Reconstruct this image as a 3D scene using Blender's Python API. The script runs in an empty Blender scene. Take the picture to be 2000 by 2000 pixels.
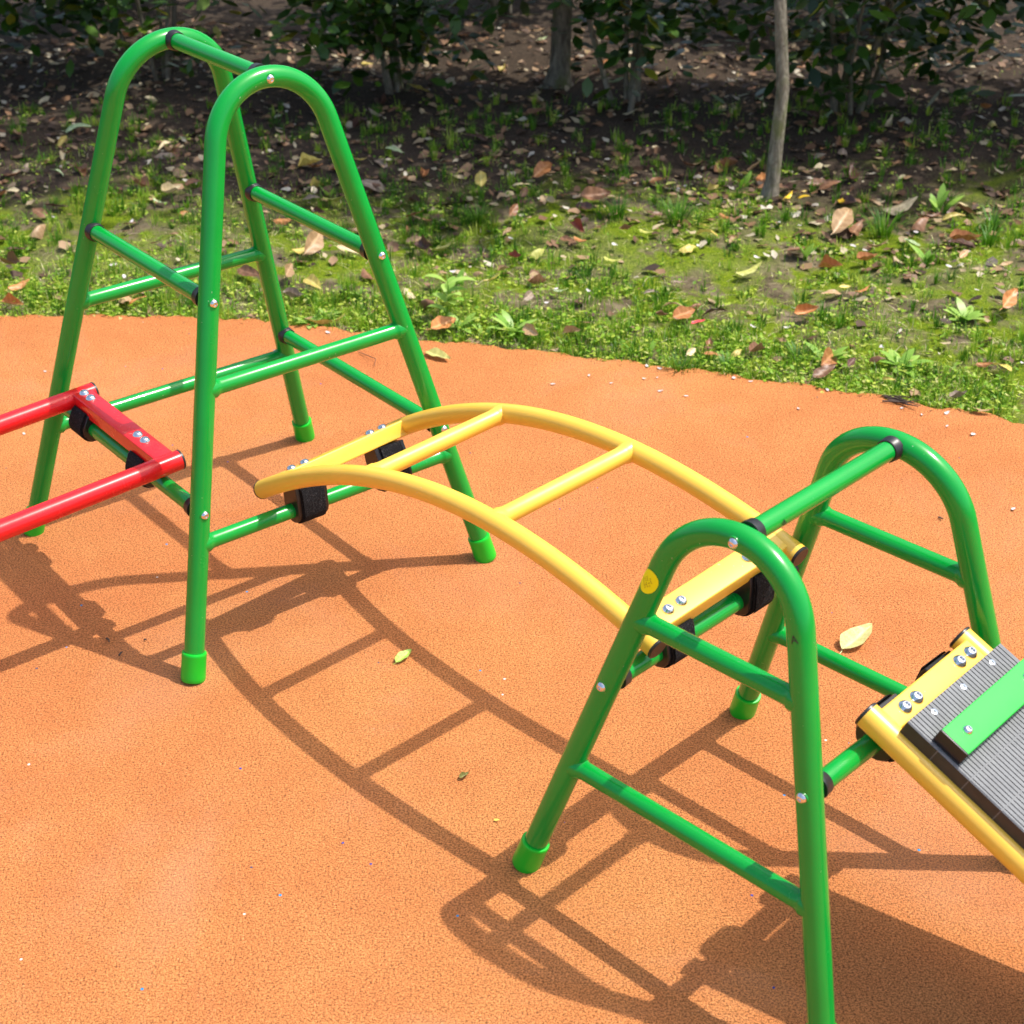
import bpy, math, random
from mathutils import Vector, Matrix
R = random.Random(7)
scene = bpy.context.scene
COL = scene.collection
rad = math.radians
def V(*a): return Vector(a)

# ---------------------------------------------------------------- measured layout (metres)
SUN_AZ, SUN_EL = 0.1299, 1.1135                       # towards the sun, from +x
TOWER = dict(x=-0.34726, y=2.47489, yaw=0.64791, w=0.28830, s=0.24966, L=0.28464, k=0.17232)
TRESTLE = dict(x=0.42182, y=1.64459, yaw=-0.80204, w=0.23583, s=0.28374, L=0.23449, k=0.14236)
LAWN_LEAVES = [('cream', -0.763, 4.22, -0.723, 4.27, 'curl'), ('palegreen', -0.782, 4.197, -0.744, 4.176, 'flat'), ('brown', -1.069, 3.756, -1.022, 3.706, 'curl'), ('greybrown', -1.027, 3.719, -0.997, 3.702, 'flat'), ('orange', -1.028, 3.597, -0.986, 3.63, 'flat'), ('orange', -1.031, 3.543, -0.983, 3.536, 'curl'), ('darkbrown', -1.062, 4.163, -0.997, 4.146, 'flat'), ('tan', -1.056, 3.97, -1.031, 4.024, 'curl'), ('yellow', -1.098, 3.933, -1.076, 3.932, 'flat'), ('darkbrown', -1.099, 3.888, -1.054, 3.883, 'flat'), ('orange', -0.707, 4.11, -0.68, 4.124, 'curl'), ('brown', -0.712, 4.298, -0.669, 4.289, 'flat'), ('greybrown', -0.716, 4.218, -0.663, 4.217, 'flat'), ('tan', -0.768, 3.59, -0.736, 3.517, 'flat'), ('orange', -0.738, 3.529, -0.703, 3.552, 'flat'), ('tan', -0.735, 3.839, -0.718, 3.852, 'flat'), ('yellow', -0.387, 3.825, -0.346, 3.864, 'flat'), ('tan', -0.35, 3.797, -0.318, 3.884, 'fold'), ('cream', -0.276, 3.869, -0.218, 3.816, 'flat'), ('orange', -0.448, 4.038, -0.398, 4.018, 'flat'), ('tan', -0.407, 4.077, -0.375, 4.043, 'flat'), ('brown', -0.504, 3.697, -0.45, 3.654, 'flat'), ('tan', -0.389, 3.643, -0.381, 3.706, 'fold'), ('yellow', -0.342, 3.642, -0.304, 3.594, 'fold'), ('greybrown', -0.388, 3.579, -0.341, 3.562, 'curl'), ('brown', -0.209, 3.714, -0.18, 3.653, 'flat'), ('yellow', -0.317, 3.41, -0.241, 3.439, 'narrow'), ('darkbrown', -0.36, 4.14, -0.327, 4.132, 'curl'), ('ygreen', -0.335, 4.225, -0.278, 4.196, 'flat'), ('greybrown', -0.394, 4.227, -0.346, 4.206, 'flat'), ('palegreen', -0.16, 4.272, -0.135, 4.279, 'flat'), ('brown', -0.231, 4.335, -0.19, 4.305, 'curl'), ('darkbrown', -0.104, 4.198, -0.078, 4.166, 'curl'), ('orange', -0.115, 4.094, -0.069, 4.112, 'flat'), ('brown', -0.093, 3.987, -0.073, 3.961, 'flat'), ('tan', -0.111, 3.933, -0.064, 3.939, 'flat'), ('darkbrown', -0.08, 3.901, -0.052, 3.841, 'curl'), ('cream', -0.106, 3.555, -0.083, 3.51, 'flat'), ('ygreen', -0.047, 3.845, 0.008, 3.888, 'narrow'), ('greybrown', 0.003, 3.779, 0.037, 3.778, 'flat'), ('tan', 0.051, 3.693, 0.075, 3.68, 'curl'), ('tan', 0.111, 3.675, 0.137, 3.684, 'curl'), ('red', 0.141, 3.775, 0.17, 3.754, 'curl'), ('ygreen', 0.192, 3.787, 0.227, 3.816, 'curl'), ('yellow', 0.077, 3.583, 0.113, 3.597, 'narrow'), ('brown', 0.181, 3.595, 0.227, 3.625, 'curl'), ('palegreen', 0.229, 3.534, 0.266, 3.538, 'flat'), ('greybrown', 0.165, 3.465, 0.184, 3.502, 'fold'), ('orange', -0.045, 3.35, 0.006, 3.407, 'fold'), ('brown', -0.074, 3.498, -0.043, 3.459, 'curl'), ('cream', 0.166, 4.261, 0.211, 4.267, 'flat'), ('orange', 0.229, 4.311, 0.276, 4.372, 'fold'), ('brown', 0.339, 4.133, 0.417, 4.177, 'fold'), ('red', 0.305, 3.967, 0.331, 3.92, 'curl'), ('brown', 0.272, 3.89, 0.303, 3.858, 'flat'), ('orange', 0.304, 3.875, 0.333, 3.85, 'flat'), ('ygreen', 0.336, 3.895, 0.369, 3.901, 'flat'), ('cream', 0.251, 4.12, 0.271, 4.086, 'curl'), ('brown', 0.15, 4.026, 0.171, 4.074, 'fold'), ('tan', 0.244, 3.323, 0.281, 3.322, 'curl'), ('tan', 0.16, 3.344, 0.187, 3.295, 'fold'), ('ygreen', 0.677, 3.674, 0.738, 3.695, 'flat'), ('orange', 0.488, 3.376, 0.54, 3.428, 'fold'), ('scarlet', 0.53, 3.375, 0.561, 3.386, 'flat'), ('brown', 0.536, 3.256, 0.554, 3.25, 'curl'), ('orange', 0.538, 3.222, 0.574, 3.221, 'flat'), ('cream', 0.497, 3.203, 0.518, 3.228, 'fold'), ('yellow', 0.594, 3.226, 0.62, 3.243, 'curl'), ('brown', 0.635, 3.22, 0.671, 3.247, 'curl'), ('darkbrown', 0.563, 3.448, 0.621, 3.463, 'narrow'), ('brown', 0.541, 3.486, 0.568, 3.497, 'curl'), ('tan', 0.48, 3.488, 0.523, 3.484, 'narrow'), ('brown', 0.46, 3.419, 0.479, 3.419, 'curl'), ('ygreen', 0.469, 3.905, 0.5, 3.876, 'flat'), ('cream', 0.5, 3.904, 0.53, 3.92, 'flat'), ('brown', 0.417, 3.878, 0.451, 3.884, 'curl'), ('yellow', 0.552, 3.786, 0.595, 3.805, 'curl'), ('cream', 0.549, 3.85, 0.567, 3.829, 'flat'), ('brown', 0.821, 3.811, 0.866, 3.833, 'flat'), ('gold', 0.868, 4.135, 0.894, 4.165, 'flat'), ('gold', 0.912, 4.149, 0.933, 4.148, 'flat'), ('yellow', 0.676, 4.192, 0.706, 4.222, 'curl'), ('orange', 0.679, 4.002, 0.701, 3.976, 'flat'), ('brown', 0.51, 4.0, 0.539, 4.006, 'flat'), ('greybrown', 0.507, 3.604, 0.548, 3.609, 'flat'), ('greybrown', 0.445, 3.56, 0.482, 3.571, 'narrow'), ('palegreen', 0.765, 3.454, 0.804, 3.447, 'narrow'), ('orange', 0.765, 3.416, 0.818, 3.429, 'curl'), ('ygreen', 0.367, 3.732, 0.407, 3.705, 'flat'), ('tan', 0.947, 3.911, 1.026, 4.038, 'fold'), ('yellow', 0.955, 3.95, 0.987, 3.996, 'flat'), ('brown', 1.003, 3.927, 1.04, 3.994, 'flat'), ('orange', 0.885, 3.739, 0.937, 3.715, 'curl'), ('orange', 0.979, 3.756, 1.029, 3.774, 'curl'), ('tan', 1.022, 3.856, 1.079, 3.875, 'narrow'), ('darkbrown', 1.223, 3.85, 1.285, 3.831, 'flat'), ('palegreen', 1.13, 3.898, 1.148, 3.835, 'flat'), ('greybrown', 1.239, 3.516, 1.296, 3.491, 'flat'), ('orange', 1.218, 3.389, 1.261, 3.448, 'fold'), ('yellow', 0.9, 3.574, 0.922, 3.58, 'flat'), ('orange', 0.924, 3.525, 0.96, 3.548, 'flat'), ('orange', 0.777, 3.152, 0.814, 3.22, 'fold'), ('brown', 0.749, 3.104, 0.798, 3.134, 'flat'), ('brown', 0.879, 3.185, 0.911, 3.171, 'curl'), ('darkbrown', 0.824, 3.134, 0.844, 3.161, 'fold'), ('yellow', 0.887, 3.1, 0.913, 3.082, 'narrow'), ('orange', 1.096, 3.146, 1.128, 3.138, 'flat'), ('yellow', 1.138, 3.153, 1.152, 3.091, 'flat'), ('greybrown', 1.005, 2.999, 1.041, 3.01, 'curl'), ('tan', 1.037, 2.95, 1.073, 2.94, 'flat'), ('tan', 1.201, 3.684, 1.227, 3.709, 'fold'), ('tan', 1.295, 3.659, 1.32, 3.661, 'flat'), ('brown', 1.195, 4.055, 1.27, 4.091, 'narrow'), ('yellow', 1.258, 4.035, 1.319, 4.051, 'narrow'), ('cream', 1.322, 4.147, 1.346, 4.126, 'flat'), ('brown', 1.169, 4.001, 1.219, 4.036, 'curl'), ('brown', 0.981, 4.237, 1.038, 4.251, 'flat'), ('gold', 1.015, 4.137, 1.03, 4.176, 'flat'), ('cream', 1.119, 4.096, 1.217, 4.142, 'flat'), ('ygreen', 0.578, 4.283, 0.602, 4.282, 'flat')]
RUBBER_LEAVES = [('ygreenbig', 0.605, 2.126, 0.668, 2.192, 'fold'), ('greenleaf', -0.094, 2.108, -0.069, 2.142, 'fold'), ('yellowpale', -0.057, 3.262, -0.002, 3.211, 'fold'), ('twiggreen', 0.003, 1.824, 0.017, 1.837, 'curl'), ('lime', 0.049, 1.736, 0.058, 1.736, 'flat')]
PETALS = [(0.768, 3.057), (0.933, 2.94), (0.984, 2.947), (0.9, 2.97), (0.97, 2.89), (0.436, 3.182), (0.411, 3.18), (0.329, 3.1), (0.427, 3.124), (0.399, 3.12), (0.584, 3.118), (0.618, 3.1), (0.586, 3.142), (-0.845, 2.902), (-0.862, 3.188), (1.004, 2.564), (0.476, 3.036), (0.694, 2.973), (0.285, 3.138), (0.208, 3.098), (-0.275, 3.373), (0.788, 2.745), (0.427, 3.061), (1.011, 2.854)]
LAWN_PETALS = [(-0.804, 3.712), (-0.763, 3.74), (0.003, 3.695), (0.214, 3.475), (0.493, 4.262), (0.606, 4.23), (0.626, 4.277), (0.827, 3.975), (0.877, 3.966), (0.601, 3.804), (0.74, 3.777), (0.995, 3.874), (1.171, 3.66), (0.663, 3.355), (0.736, 3.353), (0.149, 3.925), (-0.769, 3.654), (-1.022, 4.09), (-0.816, 4.046), (1.194, 3.506), (0.241, 3.554), (0.314, 3.546), (0.399, 3.814), (1.017, 3.842), (1.177, 3.979), (1.194, 3.151), (0.918, 3.235)]
WEEDS = {'rosette': [(-0.319, 3.439, 0.07), (-0.281, 3.475, 0.05), (1.137, 3.378, 0.09), (0.947, 3.178, 0.1), (0.792, 3.203, 0.09), (0.136, 3.364, 0.09), (0.021, 3.395, 0.08)], 'tall': [(-0.012, 3.424, 0.16)], 'upright': [(1.151, 3.757, 0.09), (0.861, 3.806, 0.09), (0.384, 3.25, 0.05), (0.425, 3.244, 0.05), (0.021, 3.631, 0.06), (-0.329, 4.281, 0.05), (1.28, 4.148, 0.12), (0.788, 4.301, 0.07), (-0.215, 3.561, 0.05), (0.076, 3.352, 0.05)], 'tuft': [(0.57, 3.983, 0.1), (0.425, 4.025, 0.09), (1.092, 3.967, 0.12), (0.072, 4.073, 0.07), (0.739, 3.214, 0.06), (0.579, 3.168, 0.06), (0.482, 3.17, 0.06), (1.332, 3.888, 0.08), (1.375, 3.994, 0.09)]}
EDGE = [(-1.027, 3.487), (-0.911, 3.49), (-0.794, 3.486), (-0.653, 3.477), (-0.523, 3.461), (-0.406, 3.441), (-0.3, 3.41), (-0.173, 3.373), (-0.059, 3.334), (0.041, 3.31), (0.13, 3.283), (0.239, 3.251), (0.346, 3.217), (0.451, 3.184), (0.555, 3.148), (0.656, 3.111), (0.755, 3.074), (0.852, 3.038), (0.927, 3.001), (1.038, 2.953), (1.125, 2.903)]
TWIGS = [(0.881, 3.014, 0.925, 2.974), (-0.558, 2.185, -0.55, 2.171), (-0.53, 2.138, -0.526, 2.146), (-0.497, 2.181, -0.493, 2.179), (0.512, 2.175, 0.518, 2.146), (0.863, 2.537, 0.869, 2.527), (-0.202, 3.266, -0.164, 3.182)]
TOWER_R = .0985
STK_SIDE, STK_ROT = -.62, -.75
GRASS_N = 60000
TUFT_N = 7600
TREES = [(.84, 4.194, .0165, 1.75, .75, 560, 'young tree with a slim grey trunk and mossy foot at the lawn edge', 3, (.75, 4.6, 1.75)),
         (.35, 5.3, .030, 2.2, .85, 760, 'young tree with grey trunk rising in the middle of the hedge', 4, (.2, 4.9, 2.2)),
         (2.2, 5.2, .032, 2.2, 1.0, 950, 'young tree with grey trunk at the far right of the hedge', 5, (2.05, 4.98, 2.1))]
SKY, SUN, EXPO = .15, 3.3, 0.62

# ---------------------------------------------------------------- materials
def new_mat(name):
    m = bpy.data.materials.new(name); m.use_nodes = True
    nt = m.node_tree; b = nt.nodes['Principled BSDF']
    return m, nt, b
def node(nt, t, **kw):
    n = nt.nodes.new(t)
    for k, v in kw.items(): setattr(n, k, v)
    return n
def noise(nt, scale, detail=4, rough=.55, vec=None, dist=0):
    n = node(nt, 'ShaderNodeTexNoise'); n.inputs['Scale'].default_value = scale
    n.inputs['Detail'].default_value = detail; n.inputs['Roughness'].default_value = rough
    n.inputs['Distortion'].default_value = dist
    if vec is not None: nt.links.new(vec, n.inputs['Vector'])
    return n
def ramp(nt, fac, stops, interp='LINEAR'):
    r = node(nt, 'ShaderNodeValToRGB'); cr = r.color_ramp; cr.interpolation = interp
    while len(cr.elements) < len(stops): cr.elements.new(.5)
    for e, (p, c) in zip(cr.elements, stops):
        e.position = p; e.color = (*c, 1) if len(c) == 3 else c
    nt.links.new(fac, r.inputs['Fac']); return r
def mix(nt, fac, a, b, mode='MIX'):
    m = node(nt, 'ShaderNodeMix', data_type='RGBA', blend_type=mode)
    def put(sock, v):
        if isinstance(v, (int, float)): sock.default_value = v
        elif isinstance(v, tuple): sock.default_value = (*v, 1)
        else: nt.links.new(v, sock)
    put(m.inputs[0], fac); put(m.inputs[6], a); put(m.inputs[7], b)
    return m.outputs[2]
def math_n(nt, op, a, b=None, c=None):
    m = node(nt, 'ShaderNodeMath', operation=op)
    for i, v in enumerate((a, b, c)):
        if v is None: continue
        if isinstance(v, (int, float)): m.inputs[i].default_value = v
        else: nt.links.new(v, m.inputs[i])
    return m.outputs[0]
def bump(nt, b, h, strength=.3, dist=.001):
    n = node(nt, 'ShaderNodeBump'); n.inputs['Strength'].default_value = strength
    n.inputs['Distance'].default_value = dist
    nt.links.new(h, n.inputs['Height']); nt.links.new(n.outputs[0], b.inputs['Normal'])
def coords(nt): return node(nt, 'ShaderNodeNewGeometry').outputs['Position']

def paint(name, col, rough=.22, var=.06, chips=True):
    m, nt, b = new_mat(name); P = coords(nt)
    n1 = noise(nt, 9, 5, .6, P)
    dark = tuple(c*(1-var) for c in col); lite = tuple(min(1, c*(1+var)) for c in col)
    c = ramp(nt, n1.outputs[0], [(.35, dark), (.65, lite)]).outputs[0]
    if chips:                                          # few pale scuffs and dust specks
        v = noise(nt, 210, 2, .5, P); n2 = noise(nt, 14, 2, .5, P)
        f = math_n(nt, 'MULTIPLY', ramp(nt, v.outputs[0], [(.735, (0,0,0)), (.76, (1,1,1))]).outputs[0],
                   ramp(nt, n2.outputs[0], [(.52, (0,0,0)), (.62, (1,1,1))]).outputs[0])
        c = mix(nt, math_n(nt, 'MULTIPLY', f, .6), c, (.55, .6, .5))
    nt.links.new(c, b.inputs['Base Color'])
    r = noise(nt, 30, 4, .6, P)
    nt.links.new(ramp(nt, r.outputs[0], [(.3, (rough*.85,)*3), (.7, (rough*1.25,)*3)]).outputs[0], b.inputs['Roughness'])
    b.inputs['Coat Weight'].default_value = .2; b.inputs['Coat Roughness'].default_value = .06; b.inputs['Specular IOR Level'].default_value = .44
    bump(nt, b, noise(nt, 160, 2, .5, P).outputs[0], .06, .0006)
    return m
M = {}
M['green'] = paint('green_paint', (.0, .305, .034))
M['green_soft'] = paint('green_plastic', (.0, .50, .02), .38, .05, False)
M['slat'] = paint('green_slat_plastic', (.0, .50, .03), .46, .05, True)
M['slat'].node_tree.nodes['Principled BSDF'].inputs['Specular IOR Level'].default_value = .6
M['yellow'] = paint('yellow_paint', (.88, .54, .058), .36, .04)
M['yellow'].node_tree.nodes['Principled BSDF'].inputs['Specular IOR Level'].default_value = .62
M['red'] = paint('red_paint', (.70, .010, .014), .24, .05)

def simple(name, col, rough=.5, metal=0, nscale=60, var=.15, bmp=0, bs=300):
    m, nt, b = new_mat(name); P = coords(nt)
    n1 = noise(nt, nscale, 4, .6, P)
    c = ramp(nt, n1.outputs[0], [(.3, tuple(x*(1-var) for x in col)), (.7, tuple(min(1, x*(1+var)) for x in col))])
    nt.links.new(c.outputs[0], b.inputs['Base Color']); b.inputs['Roughness'].default_value = rough
    b.inputs['Metallic'].default_value = metal
    if bmp: bump(nt, b, noise(nt, bs, 3, .6, P).outputs[0], bmp, .001)
    return m
M['black_plastic'] = simple('black_plastic', (.018, .018, .02), .38)
M['hook_plastic'] = simple('hook_plastic', (.014, .013, .014), .28)
M['chrome'] = simple('zinc_bolt', (.78, .79, .80), .16, 1.0, 200, .06)
M['ink'] = simple('printed_ink', (.02, .02, .02), .6)
M['sticker'] = simple('sticker_yellow', (.95, .92, .0), .4, 0, 40, .03)
M['sticker_ink'] = simple('sticker_ink', (.42, .33, .01), .6)

def fabric_mat():
    m, nt, b = new_mat('hook_and_loop_fabric'); P = coords(nt)
    n1 = noise(nt, 420, 4, .85, P); n2 = noise(nt, 60, 3, .6, P)
    c = ramp(nt, n1.outputs[0], [(.35, (.004, .004, .005)), (.56, (.014, .014, .016)), (.70, (.11, .11, .115))])
    nt.links.new(mix(nt, .5, c.outputs[0], ramp(nt, n2.outputs[0], [(.3, (.55,)*3), (.7, (1,)*3)]).outputs[0], 'MULTIPLY'), b.inputs['Base Color'])
    b.inputs['Roughness'].default_value = .95; b.inputs['Specular IOR Level'].default_value = .2
    bump(nt, b, n1.outputs[0], .8, .0015)
    return m
M['fabric'] = fabric_mat()

def deck_mat():
    m, nt, b = new_mat('grey_composite'); P = coords(nt)
    n1 = noise(nt, 40, 5, .65, P); n2 = noise(nt, 600, 2, .6, P)
    c = ramp(nt, n1.outputs[0], [(.3, (.115, .122, .132)), (.7, (.17, .18, .19))]).outputs[0]
    c = mix(nt, .25, c, ramp(nt, n2.outputs[0], [(.3, (.07,)*3), (.7, (.24,)*3)]).outputs[0])
    nt.links.new(c, b.inputs['Base Color']); b.inputs['Roughness'].default_value = .45
    bump(nt, b, n2.outputs[0], .15, .0006)
    return m
M['deck'] = deck_mat()
M['deck_dark'] = simple('dark_grey_side', (.030, .030, .033), .4, 0, 40, .2)
M['groove'] = simple('groove_black', (.012, .012, .013), .7)

def rubber_mat():
    m, nt, b = new_mat('orange_rubber_granules'); P = coords(nt)
    big = noise(nt, .9, 4, .6, P); mid = noise(nt, 9, 4, .6, P)
    g1 = noise(nt, 330, 3, .95, P); v = node(nt, 'ShaderNodeTexVoronoi'); v.inputs['Scale'].default_value = 520
    nt.links.new(P, v.inputs['Vector'])
    base = ramp(nt, big.outputs[0], [(.35, (.61, .196, .064)), (.65, (.68, .272, .084))]).outputs[0]
    base = mix(nt, .22, base, ramp(nt, mid.outputs[0], [(.3, (.58, .19, .050)), (.7, (.82, .37, .12))]).outputs[0])
    gran = ramp(nt, v.outputs['Color'], [(.1, (.76,)*3), (.5, (1.0,)*3), (.9, (1.12,)*3), (1., (1.3, 1.6, 2.2))]).outputs[0]
    c = mix(nt, 1.0, base, gran, 'MULTIPLY')
    pit = ramp(nt, g1.outputs[0], [(.38, (.05, .03, .025)), (.445, (.42, .34, .29)), (.50, (1.0,)*3), (.64, (1.16,)*3)]).outputs[0]
    c = mix(nt, .85, c, pit, 'MULTIPLY')
    # worn pale dusty patches
    w = noise(nt, 1.9, 6, .66, P, .8)
    c = mix(nt, math_n(nt, 'MULTIPLY', ramp(nt, w.outputs[0], [(.52, (0,0,0)), (.70, (1,1,1))]).outputs[0], .17), c, (.66, .36, .24))
    # sparse blue and white flecks mixed into the granules
    f = node(nt, 'ShaderNodeTexVoronoi'); f.inputs['Scale'].default_value = 26; nt.links.new(P, f.inputs['Vector'])
    sep = node(nt, 'ShaderNodeSeparateColor'); nt.links.new(f.outputs['Color'], sep.inputs[0])
    near = math_n(nt, 'LESS_THAN', f.outputs['Distance'], .055)
    pick = math_n(nt, 'GREATER_THAN', sep.outputs[0], .80)
    fl = ramp(nt, sep.outputs[1], [(0, (.02, .06, .40)), (.3, (.03, .30, .62)), (.55, (.75, .72, .68)), (.8, (.05, .07, .14))], 'CONSTANT').outputs[0]
    c = mix(nt, math_n(nt, 'MULTIPLY', near, pick), c, fl)
    nt.links.new(c, b.inputs['Base Color']); b.inputs['Roughness'].default_value = .85
    b.inputs['Specular IOR Level'].default_value = .25
    h = math_n(nt, 'ADD', g1.outputs[0], math_n(nt, 'MULTIPLY', v.outputs['Distance'], -.5))
    bump(nt, b, h, .8, .004)
    return m
M['rubber'] = rubber_mat()

def soil_mat():
    m, nt, b = new_mat('mossy_soil'); P = coords(nt)
    n1 = noise(nt, 3.0, 6, .65, P, .5); n2 = noise(nt, 22, 5, .7, P, .4); n3 = noise(nt, 170, 3, .7, P); n4 = noise(nt, 7, 5, .65, P, .3)
    soil = ramp(nt, n2.outputs[0], [(.3, (.05, .038, .022)), (.5, (.125, .098, .058)), (.72, (.25, .205, .13))]).outputs[0]
    moss = ramp(nt, n3.outputs[0], [(.3, (.04, .075, .004)), (.55, (.13, .185, .006)), (.8, (.28, .31, .015))]).outputs[0]
    mk = ramp(nt, n4.outputs[0], [(.43, (0,0,0)), (.53, (1,1,1))]).outputs[0]
    c = mix(nt, mk, soil, moss)
    thatch = ramp(nt, n3.outputs[0], [(.35, (.06, .085, .015)), (.7, (.24, .26, .07))]).outputs[0]
    c = mix(nt, ramp(nt, n1.outputs[0], [(.48, (0,0,0)), (.62, (.7,)*3)]).outputs[0], c, thatch)
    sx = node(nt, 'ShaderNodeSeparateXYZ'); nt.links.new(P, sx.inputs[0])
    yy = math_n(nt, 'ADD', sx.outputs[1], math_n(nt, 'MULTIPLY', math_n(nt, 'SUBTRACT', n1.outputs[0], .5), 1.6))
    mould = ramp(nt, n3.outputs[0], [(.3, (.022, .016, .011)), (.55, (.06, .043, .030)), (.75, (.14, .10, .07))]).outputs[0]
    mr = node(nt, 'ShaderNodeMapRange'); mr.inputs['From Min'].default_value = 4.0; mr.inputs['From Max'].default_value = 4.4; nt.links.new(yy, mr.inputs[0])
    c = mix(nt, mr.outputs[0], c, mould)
    nt.links.new(c, b.inputs['Base Color']); b.inputs['Roughness'].default_value = .95
    b.inputs['Specular IOR Level'].default_value = .15
    bump(nt, b, math_n(nt, 'ADD', n2.outputs[0], math_n(nt, 'MULTIPLY', n3.outputs[0], .5)), .7, .012)
    return m
M['soil'] = soil_mat()

def blade_mat(name, stops, trans=.35, rough=.5, attr='tint'):
    m, nt, b = new_mat(name)
    a = node(nt, 'ShaderNodeAttribute'); a.attribute_name = attr
    c = ramp(nt, a.outputs['Fac'], stops).outputs[0]
    P = coords(nt); n2 = noise(nt, 60, 3, .6, P)
    c = mix(nt, .35, c, ramp(nt, n2.outputs[0], [(.3, (.6,)*3), (.7, (1.25,)*3)]).outputs[0], 'MULTIPLY')
    nt.links.new(c, b.inputs['Base Color']); b.inputs['Roughness'].default_value = rough
    t = node(nt, 'ShaderNodeBsdfTranslucent'); nt.links.new(c, t.inputs[0])
    ms = node(nt, 'ShaderNodeMixShader'); ms.inputs[0].default_value = trans
    nt.links.new(b.outputs[0], ms.inputs[1]); nt.links.new(t.outputs[0], ms.inputs[2])
    nt.links.new(ms.outputs[0], nt.nodes['Material Output'].inputs[0])
    return m
M['grass'] = blade_mat('grass_blades', [(0, (.035, .13, .006)), (.35, (.11, .29, .010)), (.6, (.28, .47, .025)), (.78, (.52, .60, .08)), (.9, (.62, .55, .30)), (1, (.68, .60, .40))])
M['litter'] = blade_mat('leaf_crumbs', [(0, (.03, .018, .012)), (.3, (.12, .06, .03)), (.55, (.26, .14, .07)), (.75, (.36, .24, .13)), (.9, (.5, .42, .26)), (1, (.55, .5, .42))], .1, .6)
M['weed'] = blade_mat('weed_leaves', [(0, (.20, .42, .04)), (1, (.44, .64, .14))], .35, .42)
M['shrub'] = blade_mat('shrub_leaves', [(0, (.010, .03, .004)), (.5, (.03, .085, .008)), (.85, (.08, .17, .012)), (1, (.25, .26, .02))], .2, .35)
M['crown'] = blade_mat('tree_leaves', [(0, (.03, .07, .008)), (.6, (.06, .13, .012)), (1, (.12, .18, .02))], .25, .4)

def leaf_mat(name, c0, c1, c2, trans=.15):
    m, nt, b = new_mat(name)
    tc = node(nt, 'ShaderNodeTexCoord').outputs['Object']; oi = node(nt, 'ShaderNodeObjectInfo')
    va = node(nt, 'ShaderNodeVectorMath', operation='ADD'); nt.links.new(tc, va.inputs[0]); nt.links.new(oi.outputs['Random'], va.inputs[1])
    n1 = noise(nt, 32, 5, .65, va.outputs[0]); n2 = noise(nt, 260, 2, .6, va.outputs[0])
    c = ramp(nt, n1.outputs[0], [(.3, c0), (.52, c1), (.72, c2)]).outputs[0]
    uv = node(nt, 'ShaderNodeAttribute'); uv.attribute_name = 'tint'      # 1 on midrib and veins
    c = mix(nt, math_n(nt, 'MULTIPLY', uv.outputs['Fac'], .55), c, tuple(min(1, x*1.5+.03) for x in c2))
    spots = ramp(nt, n2.outputs[0], [(.28, (.35, .27, .2)), (.38, (1, 1, 1))]).outputs[0]
    c = mix(nt, .8, c, spots, 'MULTIPLY')
    hv = node(nt, 'ShaderNodeHueSaturation'); nt.links.new(c, hv.inputs['Color'])
    nt.links.new(math_n(nt, 'ADD', math_n(nt, 'MULTIPLY', oi.outputs['Random'], .5), .75), hv.inputs['Value'])
    c = hv.outputs[0]
    nt.links.new(c, b.inputs['Base Color']); b.inputs['Roughness'].default_value = .45
    t = node(nt, 'ShaderNodeBsdfTranslucent'); nt.links.new(c, t.inputs[0])
    ms = node(nt, 'ShaderNodeMixShader'); ms.inputs[0].default_value = trans
    nt.links.new(b.outputs[0], ms.inputs[1]); nt.links.new(t.outputs[0], ms.inputs[2])
    nt.links.new(ms.outputs[0], nt.nodes['Material Output'].inputs[0])
    return m
LC = dict(brown=((.13, .055, .025), (.21, .095, .045), (.30, .16, .085)), darkbrown=((.05, .022, .015), (.09, .04, .028), (.15, .075, .05)),
  tan=((.30, .17, .08), (.42, .26, .13), (.52, .36, .20)), cream=((.45, .34, .18), (.58, .47, .27), (.66, .56, .36)),
  yellow=((.46, .32, .05), (.60, .47, .10), (.66, .56, .20)), ygreen=((.30, .32, .05), (.46, .46, .10), (.55, .54, .18)),
  orange=((.30, .10, .03), (.44, .17, .05), (.55, .27, .10)), red=((.20, .035, .02), (.30, .06, .035), (.36, .10, .06)),
  scarlet=((.55, .03, .04), (.66, .05, .06), (.72, .12, .12)), palegreen=((.24, .33, .16), (.36, .46, .24), (.46, .54, .32)),
  greybrown=((.16, .11, .08), (.27, .20, .145), (.40, .31, .24)), gold=((.60, .32, .01), (.72, .44, .015), (.76, .52, .04)),
  ygreenbig=((.52, .48, .12), (.66, .63, .25), (.70, .66, .33)), greenleaf=((.14, .34, .04), (.30, .50, .08), (.60, .66, .12)),
  yellowpale=((.44, .42, .09), (.56, .54, .16), (.62, .58, .22)), twiggreen=((.12, .09, .04), (.20, .19, .06), (.35, .40, .06)),
  lime=((.5, .55, .04), (.62, .66, .08), (.66, .70, .14)))
LMAT = {k: leaf_mat('leaf_'+k, *v) for k, v in LC.items()}
M['petal'] = simple('petal_white', (.56, .51, .50), .6, 0, 90, .1)
M['twig'] = simple('twig_dark', (.085, .055, .04), .8, 0, 90, .4)
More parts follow.
